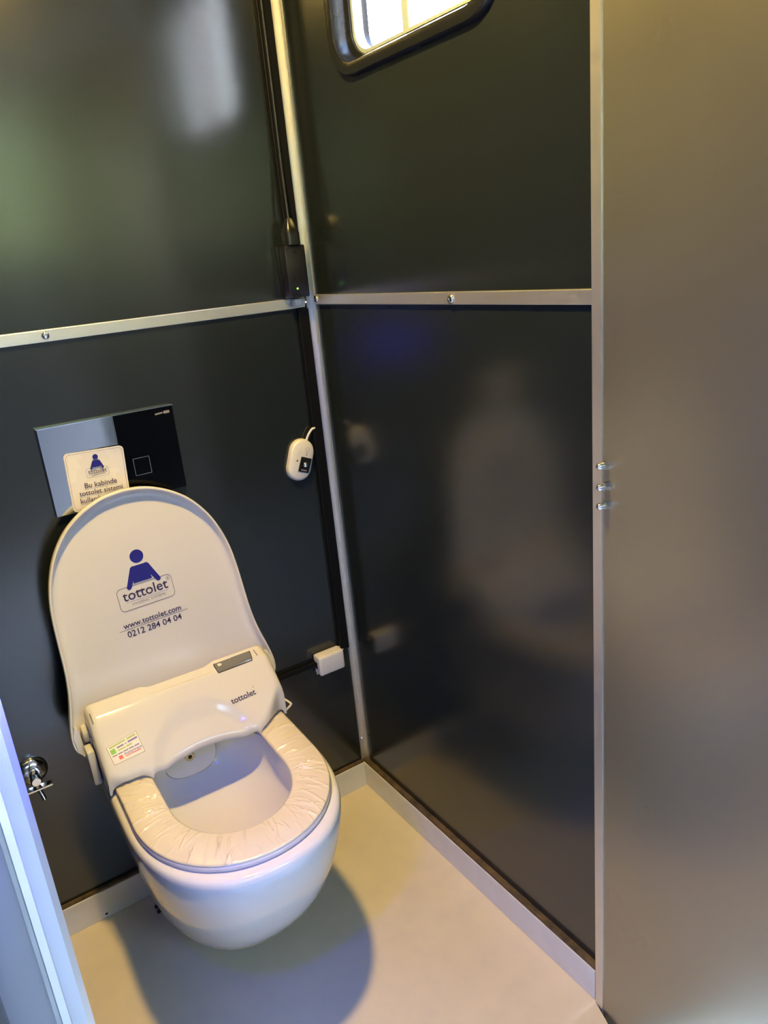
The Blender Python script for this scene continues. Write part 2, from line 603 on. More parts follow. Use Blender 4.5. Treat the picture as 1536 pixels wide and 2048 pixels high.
b.bm.faces.new([b.bm.verts.new((x, -v, .228)) for x, v in circle(0, .368, .043, 32)])
mw = mat('bowl_water', (0.75, 0.77, 0.72), 0.03, spec=0.6, rvar=(5, 0.01))
b.build('water', mw, TOI, normals=False)

# seat ring
SO = lambda g=0.0: superfront(.1735 + g, .32, .5235 + g, 2.1, vb=.10)
SI = lambda g=0.0: superfront(.109 - g, .32, .450 - g, 2.05, vb=.135)
NS = 360
CS = (0, .30)


def seat_ring(g_o, g_i, z, N=120):
    return radial(SO(g_o), CS, N), radial(SI(g_i), CS, N), z


FOLDS = []
_r = random.Random(3)
for _k in range(210):        # each fold: angle, slant, position and length across the seat, height, width
    FOLDS.append((_r.uniform(0, 2 * math.pi), _r.uniform(-.16, .22), _r.uniform(.05, .95), _r.uniform(.14, .5), _r.uniform(.25, 1.0), _r.uniform(.007, .018)))


def crease(t, u):
    h = .35 * noise.noise(Vector((math.cos(t) * 6, math.sin(t) * 6, u * 1.5)))
    for a, sl, u0, ln, hh, wd in FOLDS:
        d = (t - a - sl * (u - u0) + math.pi) % (2 * math.pi) - math.pi
        if abs(d) < wd:
            f = 1 - abs(u - u0) / ln
            if f > 0:
                h += hh * smooth01(f * 2) * (1 - abs(d) / wd)
    return h


def seat_mesh(b, N, prof, disp=0.0):
    ro = radial(SO(), CS, N); ri = radial(SI(), CS, N)
    rings = []
    for u, dz in prof:          # u 0 at inner edge, 1 at outer edge (can leave 0..1), dz height
        ring = []
        for k in range(N):
            x = ri[k][0] + (ro[k][0] - ri[k][0]) * u
            v = ri[k][1] + (ro[k][1] - ri[k][1]) * u
            z = dz
            if disp:
                px, pv = math.cos(2 * math.pi * k / N), math.sin(2 * math.pi * k / N)
                w = smooth01((u + .05) * 5) * smooth01((1.05 - u) * 7)
                t0 = 2 * math.pi * k / N
                z += disp * w * crease(t0, u)
            ring.append((x, -v, z))
        rings.append(ring)
    rings.append(rings[0])
    b.loft(rings)
    bmesh.ops.remove_doubles(b.bm, verts=b.bm.verts, dist=1e-7)


b = MB()
seat_mesh(b, 160, [(0.01, .418), (-.01, .4215), (.02, .4265), (.10, .4285), (.9, .4275), (.985, .4255), (1.0, .4215), (.985, .4175), (.9, .4168), (.1, .4165)])
b.build('seat', M_seat, TOI, smooth=True, angle=60)
b = MB()
prof = [(-.012, .4195), (-.03, .4235), (-.018, .4275), (.02, .4298)]
prof += [(.06 + .9 * k / 26, .4303 + .0035 * math.sin(math.pi * (k / 26))) for k in range(27)]
prof += [(.985, .4285), (.978, .4262), (.9, .4292), (.5, .4305), (.1, .4292)]
seat_mesh(b, 720, prof, .0027)
b.build('seat_film', M_film, TOI, smooth=True, angle=80)['label'] = 'crinkled translucent plastic film wrapped round the seat'

# ---- electronic seat unit at the back
UW = .183


def u_vf(s):
    a = abs(s)
    if a < .104:
        return .201 + .016 * (a / .104) ** 2
    if a < .125:
        return .217 - .005 * smooth01((a - .104) / .021)
    return .212 - .008 * smooth01((a - .15) / .033) - (.032 * smooth01((s - .118) / .055) if s > 0 else 0)


UB = .074        # back edge of the housing


def u_z(s, v):
    z = .546 - (v - .085) * .2 - .375 * (math.sqrt((v - .118) ** 2 + .004 ** 2) + (v - .118)) + .0006
    # hollow in the middle towards the front
    a = abs(s)
    w = (1 - smooth01((a - .012 - .062 * smooth01((v - .135) / .07)) / .03))
    z -= .012 * w * smooth01((v - .142) / .03)
    # shallow dip for the roll cover
    w = (1 - smooth01((a - .052) / .028))
    z -= .0065 * w * (1 - smooth01((v - .104) / .016))
    # rounded edges
    r = .016
    for d in (UW - a, v - UB):
        if d < r:
            z -= r - math.sqrt(max(0, r * r - (r - d) ** 2))
    d = u_vf(s) - v
    r = .007
    if d < r:
        z -= r - math.sqrt(max(0, r * r - (r - d) ** 2))
    return z


b = MB()
NSG, NVG = 110, 44
ss = [-UW * math.cos(math.pi * k / NSG) if False else -UW + 2 * UW * k / NSG for k in range(NSG + 1)]
ss = sorted(set([-UW + .0012, -UW + .003, -UW + .006, UW - .0012, UW - .003, UW - .006] + ss))
grid = []
for s in ss:
    row = []
    vf = u_vf(s)
    for k in range(NVG + 1):
        t = k / NVG
        t = t + .12 * math.sin(2 * math.pi * t) / (2 * math.pi) * -1 * -1
        v = UB + (vf - UB) * max(0, min(1, t))
        row.append(b.bm.verts.new((s, -v, u_z(s, v))))
    grid.append(row)
for i in range(len(ss) - 1):
    for k in range(NVG):
        b._f([grid[i][k], grid[i + 1][k], grid[i + 1][k + 1], grid[i][k + 1]])


def lip(s):
    a = abs(s)
    top = u_z(s, u_vf(s))
    if a > .1775: return .4195
    if a > .106:
        return min(top - .003, .424 + .0185 * math.sqrt(max(0, 1 - ((a - .1418) / .0358) ** 2)))
    return min(top - .003, .4345 + .011 * (1 - (a / .106) ** 2))


low = [b.bm.verts.new((s, -(u_vf(s) - .0015), lip(s))) for s in ss]
low2 = [b.bm.verts.new((s, -(u_vf(s) - .0095), lip(s) + .0015)) for s in ss]
for i in range(len(ss) - 1):
    b._f([grid[i][NVG], grid[i + 1][NVG], low[i + 1], low[i]])
    b._f([low[i], low[i + 1], low2[i + 1], low2[i]])
for i, sg in ((0, -1), (len(ss) - 1, 1)):
    lo = [b.bm.verts.new((ss[i] - sg * .001, grid[i][k].co.y, .4195 if k > 3 else .43)) for k in range(NVG)] + [low[i]]
    for k in range(NVG):
        b._f([grid[i][k], grid[i][k + 1], lo[k + 1], lo[k]])
bk = [b.bm.verts.new((s, -UB, .43)) for s in ss]
for i in range(len(ss) - 1):
    b._f([grid[i][0], grid[i + 1][0], bk[i + 1], bk[i]])
unit = b.build('seat_unit', M_plastic, TOI, smooth=True, angle=50)
unit['label'] = 'white electronic film-changer housing behind the seat'


def on_unit(pts, lift=.0004):
    """(s, v) -> point on the housing"""
    return [(s, -v, u_z(s, v) + lift) for s, v in pts]


def unit_patch(b, poly, lift=.0004):
    b._f([b.bm.verts.new(c) for c in on_unit(poly, lift)])


def quad_rr(c, r=.004, n=5):
    """rounded quad through four corners (s, v)"""
    out = []
    for i in range(4):
        p = Vector(c[i]); a = (Vector(c[i - 1]) - p).normalized() * r; d = (Vector(c[(i + 1) % 4]) - p).normalized() * r
        for k in range(n + 1):
            t = k / n
            out.append(tuple(p + a * (1 - t) ** 2 + d * t ** 2))
    return out


def bilin(c, x, y):
    p = [Vector(q) for q in c]      # tl, tr, br, bl ; y down
    q = (p[0] * (1 - x) + p[1] * x) * (1 - y) + (p[3] * (1 - x) + p[2] * x) * y
    return q.x, q.y


b = MB()
C4 = [(.0709, .0941), (.1523, .0946), (.1465, .1222), (.0704, .1229)]
b.use(M_plastic)
b.use(M_lcd)
q = quad_rr(C4, .004)
def strip_patch(c, x0, x1, y0, y1, lift, n=10):
    for k in range(n):
        ya, yb = y0 + (y1 - y0) * k / n, y0 + (y1 - y0) * (k + 1) / n
        f = lambda y: .04 * max(0, abs((y - y0) / (y1 - y0) - .5) * 2 - .75) * 2     # softened corners
        unit_patch(b, [bilin(c, x0 + f(ya), ya), bilin(c, x0 + f(yb), yb), bilin(c, x1 - f(yb), yb), bilin(c, x1 - f(ya), ya)], lift)


b.use(M_black)
strip_patch(C4, 0, 1, 0, 1, .0006)
b.use(M_lcd)
strip_patch(C4, .018, .982, .05, .95, .0010)
b.build('display', None, unit, normals=False)['label'] = 'grey display window'

# lettering on the housing
slope = math.atan(.95)
UM = lambda s, v, lift=.0012, rot=0: Matrix.Translation((s, -v, u_z(s, v) + lift)) @ Matrix.Rotation(slope, 4, 'X') @ Matrix.Rotation(rot, 4, 'Z')
b = MB().use(M_ink)
b.text('tottolet', .0165, UM(.0995, .1725, .0014, R(2.5)), sx=1.0, weight=.0003)
b.text('®', .004, UM(.1255, .1615, .0014), sx=1.0)
b.build('lettering', None, unit, normals=False)
for s0, v0, dv in ((-.1765, .108, .0052), (.1580, .096, .0052)):
    b = MB().use(M_grey)
    for k in range(4):
        unit_patch(b, [(s0, v0 + k * dv), (s0 + .0022, v0 + k * dv), (s0 + .0022, v0 + k * dv + dv), (s0, v0 + k * dv + dv * .9)], .0011)
    bmesh.ops.remove_doubles(b.bm, verts=b.bm.verts, dist=.0009)
    b.build('side_mark', None, unit, normals=False)

# contact sticker on the housing
b = MB()
K = [(-.1679, .1665), (-.1098, .1588), (-.1061, .1897), (-.1637, .1925)]


def spatch(x0, y0, x1, y1, lift, mt):
    b.use(mt)
    n = 6
    top = [bilin(K, x0 + (x1 - x0) * k / n, y0) for k in range(n + 1)]
    bot = [bilin(K, x0 + (x1 - x0) * k / n, y1) for k in range(n + 1)]
    for k in range(n):
        unit_patch(b, [top[k], bot[k], bot[k + 1], top[k + 1]], lift)


spatch(0, 0, 1, 1, .0005, M_grey)
spatch(.015, .02, .985, .98, .0007, M_card)
spatch(.07, .07, .60, .16, .0009, M_palegreen)
spatch(.64, .07, .93, .16, .0009, M_palegreen)
spatch(.06, .22, .22, .48, .0009, M_green)
spatch(.28, .23, .50, .31, .0009, M_violet)
spatch(.54, .25, .60, .30, .0009, M_violet)
spatch(.64, .22, .95, .31, .0009, M_violet)
spatch(.28, .38, .52, .45, .0009, M_palegreen)
spatch(.55, .38, .74, .45, .0009, M_palegreen)
for k in range(5):
    spatch(.06 + k * .178, .545, .215 + k * .178, .60, .0009, M_violet)
spatch(.22, .68, .34, .86, .0009, M_red)
spatch(.42, .80, .92, .84, .0009, M_red)
b.use(M_violet)
c = bilin(K, .40, .775)
b.text('Instagram', .0085, UM(c[0], c[1], .0012, R(5)), align='LEFT', weight=.00015)
b.build('contact_sticker', None, unit, normals=False)['label'] = 'small white sticker with green, violet and red print'

# hinge caps either side
for sg in (-1, 1):
    b = MB()
    b.lathe([(.018, 0), (.018, .010), (.016, .0135), (.011, .015), (0, .0155)], (sg * (UW - .003), -.082, .490), (sg, 0, 0), 28)
    b.box(sg * UW - .002 if sg < 0 else UW - .003, sg * UW + .003 if sg < 0 else UW + .002, -.105, -.074, .42, .49)
    b.build('hinge_cap', M_plastic, TOI, smooth=True, angle=40)
# side bracket under the left hinge
b = MB()
b.box(-UW - .016, -UW - .001, -.135, -.10, .405, .478, bev=.004)
b.build('side_bracket', M_plastic, TOI, smooth=True, angle=40)
# film outlet loop at the right side
b = MB().tube([(.181, -.100, .440), (.190, -.118, .433), (.2025, -.146, .424), (.2015, -.151, .422), (.194, -.156, .421), (.180, -.163, .420)], .0025, 8)
b.build('film_guide', M_plastic, TOI, smooth=True, angle=60)

# nozzle plate under the housing
NM = Matrix.Translation((-.017, -.132, .345)) @ Matrix.Rotation(R(90 - 8), 4, 'X')
poly = []
for k in range(25):
    t = math.pi + math.pi * k / 24
    cx, sy = math.cos(t), math.sin(t)
    poly.append((.053 * math.copysign(abs(cx) ** .75, cx), .045 * -abs(sy) ** .75 + .045))
poly += [(.056, .085), (-.056, .085)]
bs = MB(); bs.prism([(x * 1.035, (y - .045) * 1.05 + .045) for x, y in poly], -.006, .0015, NM)
b = MB(); b.prism(poly, -.004, .004, NM)
npl = b.build('nozzle_plate', M_plastic, TOI, smooth=True, angle=30)
bs.build('plate_seam', M_seam, npl, smooth=True, angle=30)
b = MB()
pos = NM @ Vector((-.001, .040, .004)); ax = NM.to_3x3() @ Vector((0, 0, 1))
b.lathe([(.0095, 0), (.0095, .002), (.008, .0035), (.0042, .0035), (.0035, .001), (0, .001)], pos, ax, 24)
b.build('nozzle', M_brass, npl, smooth=True, angle=40)
b = MB(); b.lathe([(.0034, .0012), (.0034, .0016), (0, .0017)], pos, ax, 16)
b.build('nozzle_hole', M_hole, npl)
b = MB().use(M_grey)
for w, y in ((.020, .056), (.014, .0525)):
    b.box(-w / 2, w / 2, y, y + .0016, .0041, .0044, NM)
b.build('nozzle_marking', None, npl)

# ---- raised lid
tilt = math.atan2(.045, .44)
roll = R(2.2)
e1 = Vector((1, 0, 0)); e2 = Vector((0, math.sin(tilt), math.cos(tilt))); e3 = Vector((0, -math.cos(tilt), math.sin(tilt)))
a1 = e1 * math.cos(roll) + e2 * math.sin(roll); a2 = -e1 * math.sin(roll) + e2 * math.cos(roll)
LM = Matrix.Identity(4)
for i in range(3):
    LM[i][0] = a1[i]; LM[i][1] = a2[i]; LM[i][2] = e3[i]
LM.translation = Vector((0, -.065, .485))
tab = [(-.040, .178), (-.034, .194), (-.022, .2085), (-.005, .2115), (.012, .2105), (.028, .2075), (.045, .2035), (.065, .1985), (.085, .1940), (.105, .1905), (.13, .1875), (.155, .1857), (.195, .1838), (.235, .1815), (.265, .178), (.29, .173),
       (.315, .1655), (.34, .1555), (.36, .1445), (.38, .130), (.398, .1135), (.412, .0945), (.423, .076), (.433, .053), (.4388, .03), (.441, 0.0)]
LC = -.004
half = []
for i in range(len(tab) - 1):
    (h0, w0), (h1, w1) = tab[i], tab[i + 1]
    for k in range(3):
        half.append((w0 + (w1 - w0) * k / 3, h0 + (h1 - h0) * k / 3))
for _ in range(2):
    half = [half[0]] + [((half[i - 1][0] + 2 * half[i][0] + half[i + 1][0]) / 4, (half[i - 1][1] + 2 * half[i][1] + half[i + 1][1]) / 4) for i in range(1, len(half) - 1)] + [half[-1]]
outl = half + [(0, .441)] + [(-w, h) for w, h in reversed(half)]
cent = (0, .2)


def offs(pts, d):
    n = len(pts); out = []
    for i in range(n):
        p0 = Vector(pts[max(i - 1, 0)]); p1 = Vector(pts[min(i + 1, n - 1)])
        t = (p1 - p0).normalized()
        nn = Vector((-t.y, t.x))
        out.append((pts[i][0] + nn.x * d, pts[i][1] + nn.y * d))
    return out


def rimh(h):
    return .0165 + .004 * smooth01((.12 - h) / .10)


o0 = offs(outl, -.0)
b = MB()


def lring(d, fz):
    return [(LC + x, h, fz(outl[i][1])) for i, (x, h) in enumerate(offs(outl, d))]


rings = [lring(.012, lambda h: -.006), lring(.003, lambda h: -.0035), lring(.0, lambda h: .002), lring(.0, lambda h: rimh(h) - .0015), lring(.0012, lambda h: rimh(h)), lring(.0038, lambda h: rimh(h)),
         lring(.0052, lambda h: rimh(h) - .002), lring(.0072, lambda h: .006), lring(.0105, lambda h: .0022), lring(.016, lambda h: .0004), lring(.022, lambda h: 0)]
rv = b.loft(rings, closed=False)
# inner panel and back skin as strips between left and right
for ring in (rv[-1], rv[0]):
    n = len(ring)
    for i in range(n // 2):
        j = n - 1 - i
        if i + 1 < j - 1:
            b._f([ring[i], ring[i + 1], ring[j - 1], ring[j]])
        elif i + 1 == j - 1:
            b._f([ring[i], ring[i + 1], ring[j]])
# bottom edge
for k in range(len(rv) - 1):
    pass
lid = b.build('lid', M_lid, TOI, smooth=True, angle=50, mxw=LM)
lid['label'] = 'raised white D-shaped lid with navy figure logo'


def logo(b, cx, cy, s, mx, lift, box=True):
    """figure above a rounded box with the word; s = width of the box, cx, cy = centre of the box"""
    b.use(M_blue)
    f = lambda x, y: mx @ Vector((cx + x * s, cy + y * s, lift))
    b._f([b.bm.verts.new(f(x, y)) for x, y in circle(.005, .715, .120, 28)])
    torso = [(-.15, .50), (-.135, .535), (-.10, .555), (.11, .555), (.145, .535), (.16, .50), (.138, .42), (.168, .245), (-.166, .245), (-.141, .42)]
    b._f([b.bm.verts.new(f(x, y)) for x, y in torso])

    def limb(x0, y0, x1, y1, w0, w1):
        d = Vector((x1 - x0, y1 - y0)).normalized(); p = Vector((-d.y, d.x))
        pts = [Vector((x0, y0)) + p * w0 * math.cos(t) - d * w0 * math.sin(t) for t in [math.pi * k / 8 for k in range(9)]]
        pts += [Vector((x1, y1)) - p * w1 * math.cos(t) + d * w1 * math.sin(t) for t in [math.pi * k / 8 for k in range(9)]]
        b._f([b.bm.verts.new(f(q.x, q.y) + (mx.to_3x3() @ Vector((0, 0, .00008)))) for q in pts])
    limb(-.110, .500, -.258, .200, .060, .042)
    limb(.120, .500, .272, .200, .060, .042)
    b.use(M_grey)
    ro = rrect(-.5, .5, -.21, .225, .085, 6); ri = rrect(-.489, .489, -.199, .214, .076, 6)
    b.loft([[f(x, y) for x, y in ro], [f(x, y) for x, y in ri]])
    b._f([b.bm.verts.new(f(x, y)) for x, y in ((-.37, -.058), (.39, -.058), (.39, -.064), (-.37, -.064))])
    b.use(M_ink)
    T = lambda x, y: mx @ Matrix.Translation((cx + x * s, cy + y * s, lift + .00015))
    b.text('tottolet', .265 * s, T(-.005, -.025), sx=.98, weight=.0022 * s)
    # bar joining the double t
    b._f([b.bm.verts.new(f(x, y)) for x, y in ((-.165, .082), (-.01, .082), (-.01, .102), (-.165, .102))])
    b.use(M_grey)
    b.text('HYGIENIC SYSTEMS', .072 * s, T(.02, -.14), sx=.98)
    b.text('®', .085 * s, T(.43, .115), sx=1.0)


b = MB()
I4 = Matrix.Identity(4)
logo(b, -.0083, .2297, .1085, I4, .0008)
b.use(M_ink)
b.text('www.tottolet.com', .0160, Matrix.Translation((-.0085, .1742, .0008)), sx=.965, weight=.0002)
b.text('0212 284 04 04', .0178, Matrix.Translation((-.0088, .1553, .0008)), sx=.97, weight=.0002)
b._f([b.bm.verts.new(c) for c in ((-.0762, .1718, .0008), (.0610, .1718, .0008), (.0610, .1710, .0008), (-.0762, .1710, .0008))])
b.build('lid_print', None, lid, normals=False)
# lid arms that run down to the hinges
for sg in (-1, 1):
    b = MB()
    b.prism([(LC + sg * .200, .03), (LC + sg * .2065, .01), (LC + sg * .205, -.02), (LC + sg * .197, -.034), (LC + sg * .193, -.02), (LC + sg * .194, .02)], -.004, .022)
    b.build('hinge_arm', M_lid, lid)

# ------------------------------------------------------------------ flush plate
FP = empty('flush_plate', (-.450, YB, .8925))
tag(FP, 'mirror-finish flush plate on the back wall above the lid', 'flush plate')
b = MB().box(-.125, -.0085 + .0175, -.010, 0, 0, .165, bev=.0008)
b.build('plate_half', M_mirror, FP)
b = MB().box(.0095, .125, -.010, 0, 0, .165, bev=.0008)
b.build('plate_half', M_darkrefl, FP)['label'] = 'mirror half under protective film, dark door reflection painted in'
b = MB(); b.box(-.1262, .1262, -.0106, 0, .1650, .1662); b.box(.0088, .0098, -.0103, 0, .0, .165)  # upright strip stands in for the reflected edge of the door
b.build('edge_strip', M_chrome, FP)
for x0 in (.0305, -.0605):
    b = MB()
    oo = rrect(x0, x0 + .032, .0435, .0775, .001, 2); ii = rrect(x0 + .0010, x0 + .031, .0445, .0765, .0006, 2)
    mx = Matrix(((1, 0, 0, 0), (0, 0, -1, -.010), (0, 1, 0, 0), (0, 0, 0, 1)))
    b.loft([[mx @ Vector((x, y, 0)) for x, y in oo], [mx @ Vector((x, y, .0008)) for x, y in oo], [mx @ Vector((x, y, .0008)) for x, y in ii], [mx @ Vector((x, y, 0)) for x, y in ii]])
    b.build('button_rim', M_chrome, FP)
b = MB().use(M_grey)
mx = Matrix.Translation((.105, -.0103, .151)) @ Matrix.Rotation(R(90), 4, 'X')
b._f([b.bm.verts.new(mx @ Vector((x, y, 0))) for x, y in ((-.016, .0005), (-.001, .0015), (-.001, .0045), (-.016, .0035))])
b._f([b.bm.verts.new(mx @ Vector((x, y, 0))) for x, y in rrect(.0005, .013, .0005, .006, .002, 4)])
b.build('maker_mark', None, FP, normals=False)

# card stuck on the plate
KM = wallmx(-.4893, -.0013, .9480, R(-2.2))
KD = empty('notice_card', (-.4893, -.0005, .893))
tag(KD, 'white notice card with navy figure logo stuck on the flush plate', 'sticker')
cmx = Matrix.Translation(-Vector(KD.location)) @ KM
b = MB()
NX, NY = 16, 16
oc = rrect(-.0535, .0535, -.056, .056, .008, 6)


def curl(x, y):
    t = smooth01((x + y - .055) / .06)
    return .0055 * t + .0006 * math.sin(x * 90) * math.sin(y * 60 + 1)


inn = [(x * .96, y * .96) for x, y in oc]
steps = [1.0, .8, .6, .4, .2, .02]
rgs = [[cmx @ Vector((x * k, y * k, curl(x * k, y * k) - .0005)) for x, y in oc] for k in reversed(steps)]
rgs += [[cmx @ Vector((x * k, y * k, curl(x * k, y * k))) for x, y in oc] for k in steps]
b.loft(rgs, True, True, True)
b.build('card', M_card, KD, smooth=True)
b = MB()
logo(b, .001, .013, .041, cmx, .0024)
b.use(M_ink)
T = lambda x, y: cmx @ Matrix.Translation((x, y, .0022))
b.text('Bu kabinde', .0138, T(.003, -.0135), sx=.98, weight=.0001)
b.text('tottolet sistemi', .0132, T(.002, -.0270), sx=.98, weight=.0001)
b.text('kullanılmaktadır', .0132, T(.002, -.0405), sx=.98, weight=.0001)
b.use(M_violet)
ro = rrect(-.0505, .0505, -.053, .053, .007, 6); ri = rrect(-.0500, .0500, -.0525, .0525, .0066, 6)
b.loft([[cmx @ Vector((x, y, curl(x, y) + .0004)) for x, y in ro], [cmx @ Vector((x, y, curl(x, y) + .0004)) for x, y in ri]])
b.build('print', None, KD, normals=False)

# ------------------------------------------------------------------ wall sensor
SE = empty('wall_sensor', (-.066, YB, .842))
tag(SE, 'white oval hand sensor with black lens on the back wall near the corner', 'sensor')
sm = Matrix.Translation(-Vector(SE.location)) @ wallmx(-.0655, YB, .8880, R(-19))


def capsule(w, l, n=14):
    r = w / 2
    pts = []
    for k in range(n + 1):
        t = math.pi * k / n
        pts.append((r * math.cos(t), l / 2 - r + r * math.sin(t)))
    for k in range(n + 1):
        t = math.pi + math.pi * k / n
        pts.append((r * math.cos(t), -l / 2 + r + r * math.sin(t)))
    return pts


b = MB()
rg = [(1.0, 0), (1.0, .006), (.985, .0095), (.94, .0125), (.86, .0142), (.4, .0150), (.05, .0152)]
cp = capsule(.056, .093)
b.loft([[sm @ Vector((x * k, y * k, h)) for x, y in cp] for k, h in rg], True, True, True)
b.build('housing', M_white, SE, smooth=True, angle=60)
lm = sm @ Matrix.Translation((.0085, -.009, .0147)) @ Matrix.Rotation(R(-4), 4, 'Z')
b = MB().box(-.013, .013, -.0165, .0165, 0, .0016, lm, bev=.0006)
ls = b.build('lens_window', M_black, SE)
b = MB(); b.lathe([(.0062, .0016), (.0058, .0030), (.0040, .0045), (.0018, .0052), (0, .0053)], lm @ Vector((.0015, .001, 0)), (lm.to_3x3() @ Vector((0, 0, 1))), 20)
b.build('lens', M_chrome, ls, smooth=True)
b = MB().box(-.007, .007, -.0132, -.0105, .0016, .0020, lm); b.build('lens_mark', M_grey, ls)
b = MB(); b.lathe([(.0018, 0), (.0018, .0006), (0, .0007)], sm @ Vector((-.0115, -.002, .0148)), (0, -1, 0), 12)
b.build('indicator_hole', M_hole, SE)
b = MB().use(M_grey)
gm = sm @ Matrix.Translation((.0085, .019, .0154))
for c, r0, r1 in (((0, .006), .0048, .0042), ((0, -.0065), .0015, .0004)):
    b.loft([[gm @ Vector((x, y, 0)) for x, y in circle(c[0], c[1], r0, 20)], [gm @ Vector((x, y, 0)) for x, y in circle(c[0], c[1], r1, 20)]])
b.box(-.0003, .0003, -.005, .0015, 0, .0001, gm); b.box(-.003, .003, -.002, -.0014, 0, .0001, gm)
b.build('hand_symbol', None, SE, normals=False)
b = MB().tube([sm @ Vector((.006, .043, .008)), sm @ Vector((.0075, .056, .009)), sm @ Vector((.013, .070, .011)), sm @ Vector((.019, .074, .012))], .0026, 10)
b.build('lead', M_white, SE, smooth=True)

# ------------------------------------------------------------------ cable trunking in the corner
for z0, z1, x0, x1, lab in ((1.337, HC, -.036, -.004, 'black cable trunking running up the corner from the power adapter'),
                            (.405, 1.204, -.029, -.003, 'black cable trunking running down the corner below the joint bar')):
    t = empty('cable_trunking', (x0, YB, z0)); tag(t, lab, 'trunking', 'corner cable trunking')
    b = MB().box(0, x1 - x0, -.008, 0, 0, z1 - z0); b.build('base', M_duct, t)
    b = MB().box(.001, x1 - x0 - .001, -.013, -.008, 0, z1 - z0, bev=.0015); b.build('cover', M_duct, t)
t = empty('cable_trunking', (-.30, YB, .387)); tag(t, 'thin black cable trunking running sideways from white box behind the lid', 'trunking')
b = MB().box(0, .203, -.008, 0, 0, .016); b.build('base', M_duct, t)
b = MB().box(0, .203, -.012, -.008, .001, .015, bev=.0015); b.build('cover', M_duct, t)

# power adapter
PS = empty('power_adapter', (-.034, YB, 1.2285)); tag(PS, 'black power adapter with green light in the corner above the joint bar', 'adapter')
b = MB().box(-.023, .023, -.042, -.0005, .0, .1005, bev=.003)
b.build('body', M_black, PS, smooth=True, angle=40)
b = MB(); b.box(-.0245, .0245, -.016, -.0145, -.0005, .101, bev=.0006); b.build('seam', M_duct, PS)
b = MB(); b.lathe([(.0019, 0), (.0019, .0006), (0, .001)], (-.0045, -.042, .0175), (0, -1, 0), 12); b.build('indicator_light', M_gled, PS)
PL = empty('power_plug', (-.034, YB - .0305, 1.3295)); tag(PL, 'black plug standing on top of the power adapter', 'plug')
b = MB()
rg = [(.0155, .016, 0), (.0155, .016, .022), (.013, .0135, .032), (.0085, .009, .044), (.006, .006, .050)]
b.loft([[(x, y, z) for x, y in rrect(-a, a, -c, c, min(a, c) * .6, 5)] for a, c, z in rg], True, True, True)
b.build('plug_body', M_black, PL, smooth=True, angle=45)
b = MB().tube([(0, 0, .050), (.0005, .002, .085), (.004, .010, .16), (.006, .0128, .30), (.006, .0128, .74)], .0034, 8)
b.build('cord', M_black, PL, smooth=True)
# white clip under the adapter
b = MB()
b.box(-.012, .012, -.018, 0, 0, .014, bev=.002)
b.lathe([(.004, 0), (.004, .003), (0, .0035)], (.006, -.018, .007), (0, -1, 0), 14)
o = b.build('cable_clip', M_white, smooth=True, angle=40, loc=(-.026, YB - .006, 1.2115))
tag(o, 'small white cable clip on the joint bar under the adapter', 'clip')

# white junction box low in the corner
JB = empty('junction_box', (-.064, YB, .366)); tag(JB, 'small white junction box low on the back wall near the corner', 'junction box')
b = MB().box(-.034, .034, -.032, 0, .002, .052, bev=.006, seg=4)
b.build('box_body', M_white, JB, smooth=True, angle=40)
b = MB(); b.box(-.0345, .0345, -.0125, -.0115, .0015, .0525, bev=.0004); b.build('lid_seam', M_white, JB)
b = MB(); b.box(-.0352, -.030, -.020, -.004, .020, .036); b.build('cable_entry', M_hole, JB)
b = MB().tube([(.033, -.012, .036), (.039, -.012, .039), (.044, -.010, .044), (.048, -.006, .050)], .0024, 8)
b.build('lead', M_white, JB, smooth=True)

# ------------------------------------------------------------------ angle valve
AV = empty('angle_valve', (-.7275, YB, .405)); tag(AV, 'chrome angle valve with round rosette low on the back wall', 'valve')
b = MB(); b.lathe([(.029, 0), (.029, .002), (.0275, .006), (.0225, .011), (.0155, .0145), (.0085, .0155), (0, .0156)], (0, 0, 0), (0, -1, 0), 36)
b.build('rosette', M_chrome, AV, smooth=True, angle=60)
b = MB(); b.lathe([(.0085, .012), (.0085, .034), (.010, .036), (.010, .046), (.008, .048), (0, .048)], (0, 0, 0), (0, -1, 0), 24)
b.build('valve_body', M_chrome, AV, smooth=True, angle=35)
b = MB().box(-.030, .026, -.046, -.030, -.0205, -.0165, bev=.001); b.build('lever', M_chrome, AV)
b = MB(); b.lathe([(.0042, 0), (.0042, .026), (.0036, .028), (0, .028)], (.001, -.039, -.017), (.18, -.25, -1), 16); b.build('outlet', M_chrome, AV, smooth=True, angle=40)

# small black fixing by the skirting
b = MB(); b.box(-.004, .004, -.010, .010, 0, .004); b.box(-.008, .004, -.010, -.007, 0, .007); b.box(-.008, .004, .007, .010, 0, .007)
o = b.build('floor_bracket', M_black, loc=(-.568, -.052, 0)); tag(o, 'tiny black bracket on the floor left under the toilet', 'bracket')

# ------------------------------------------------------------------ lamps of the place
CL = empty('ceiling_lamp', (-.485, -.60, HC)); tag(CL, 'round warm ceiling downlight above the toilet', 'lamp')
b = MB(); b.lathe([(.062, 0), (.062, -.006), (.056, -.012), (.047, -.012), (.046, -.006), (.0, -.006)], (0, 0, 0), (0, 0, 1), 40)
b.build('lamp_ring', M_alu, CL, smooth=True, angle=35)
b = MB(); b.lathe([(.045, -.0062), (.045, -.0095), (.0, -.0100)], (0, 0, 0), (0, 0, 1), 40)
b.build('diffuser', M_lampg, CL)
BL = empty('lock_light', (-.776, YD - .012, 1.000)); tag(BL, 'blue indicator light on the left door jamb', 'lamp')
b = MB().box(-.011, .011, -.040, 0, .004, .050, bev=.002); b.build('spill_hood', M_black, BL)  # hood added to keep the blue light off the room
b = MB().box(-.009, .009, -.037, -.004, -.005, .0045, bev=.001); b.build('light_lens', M_bled, BL)

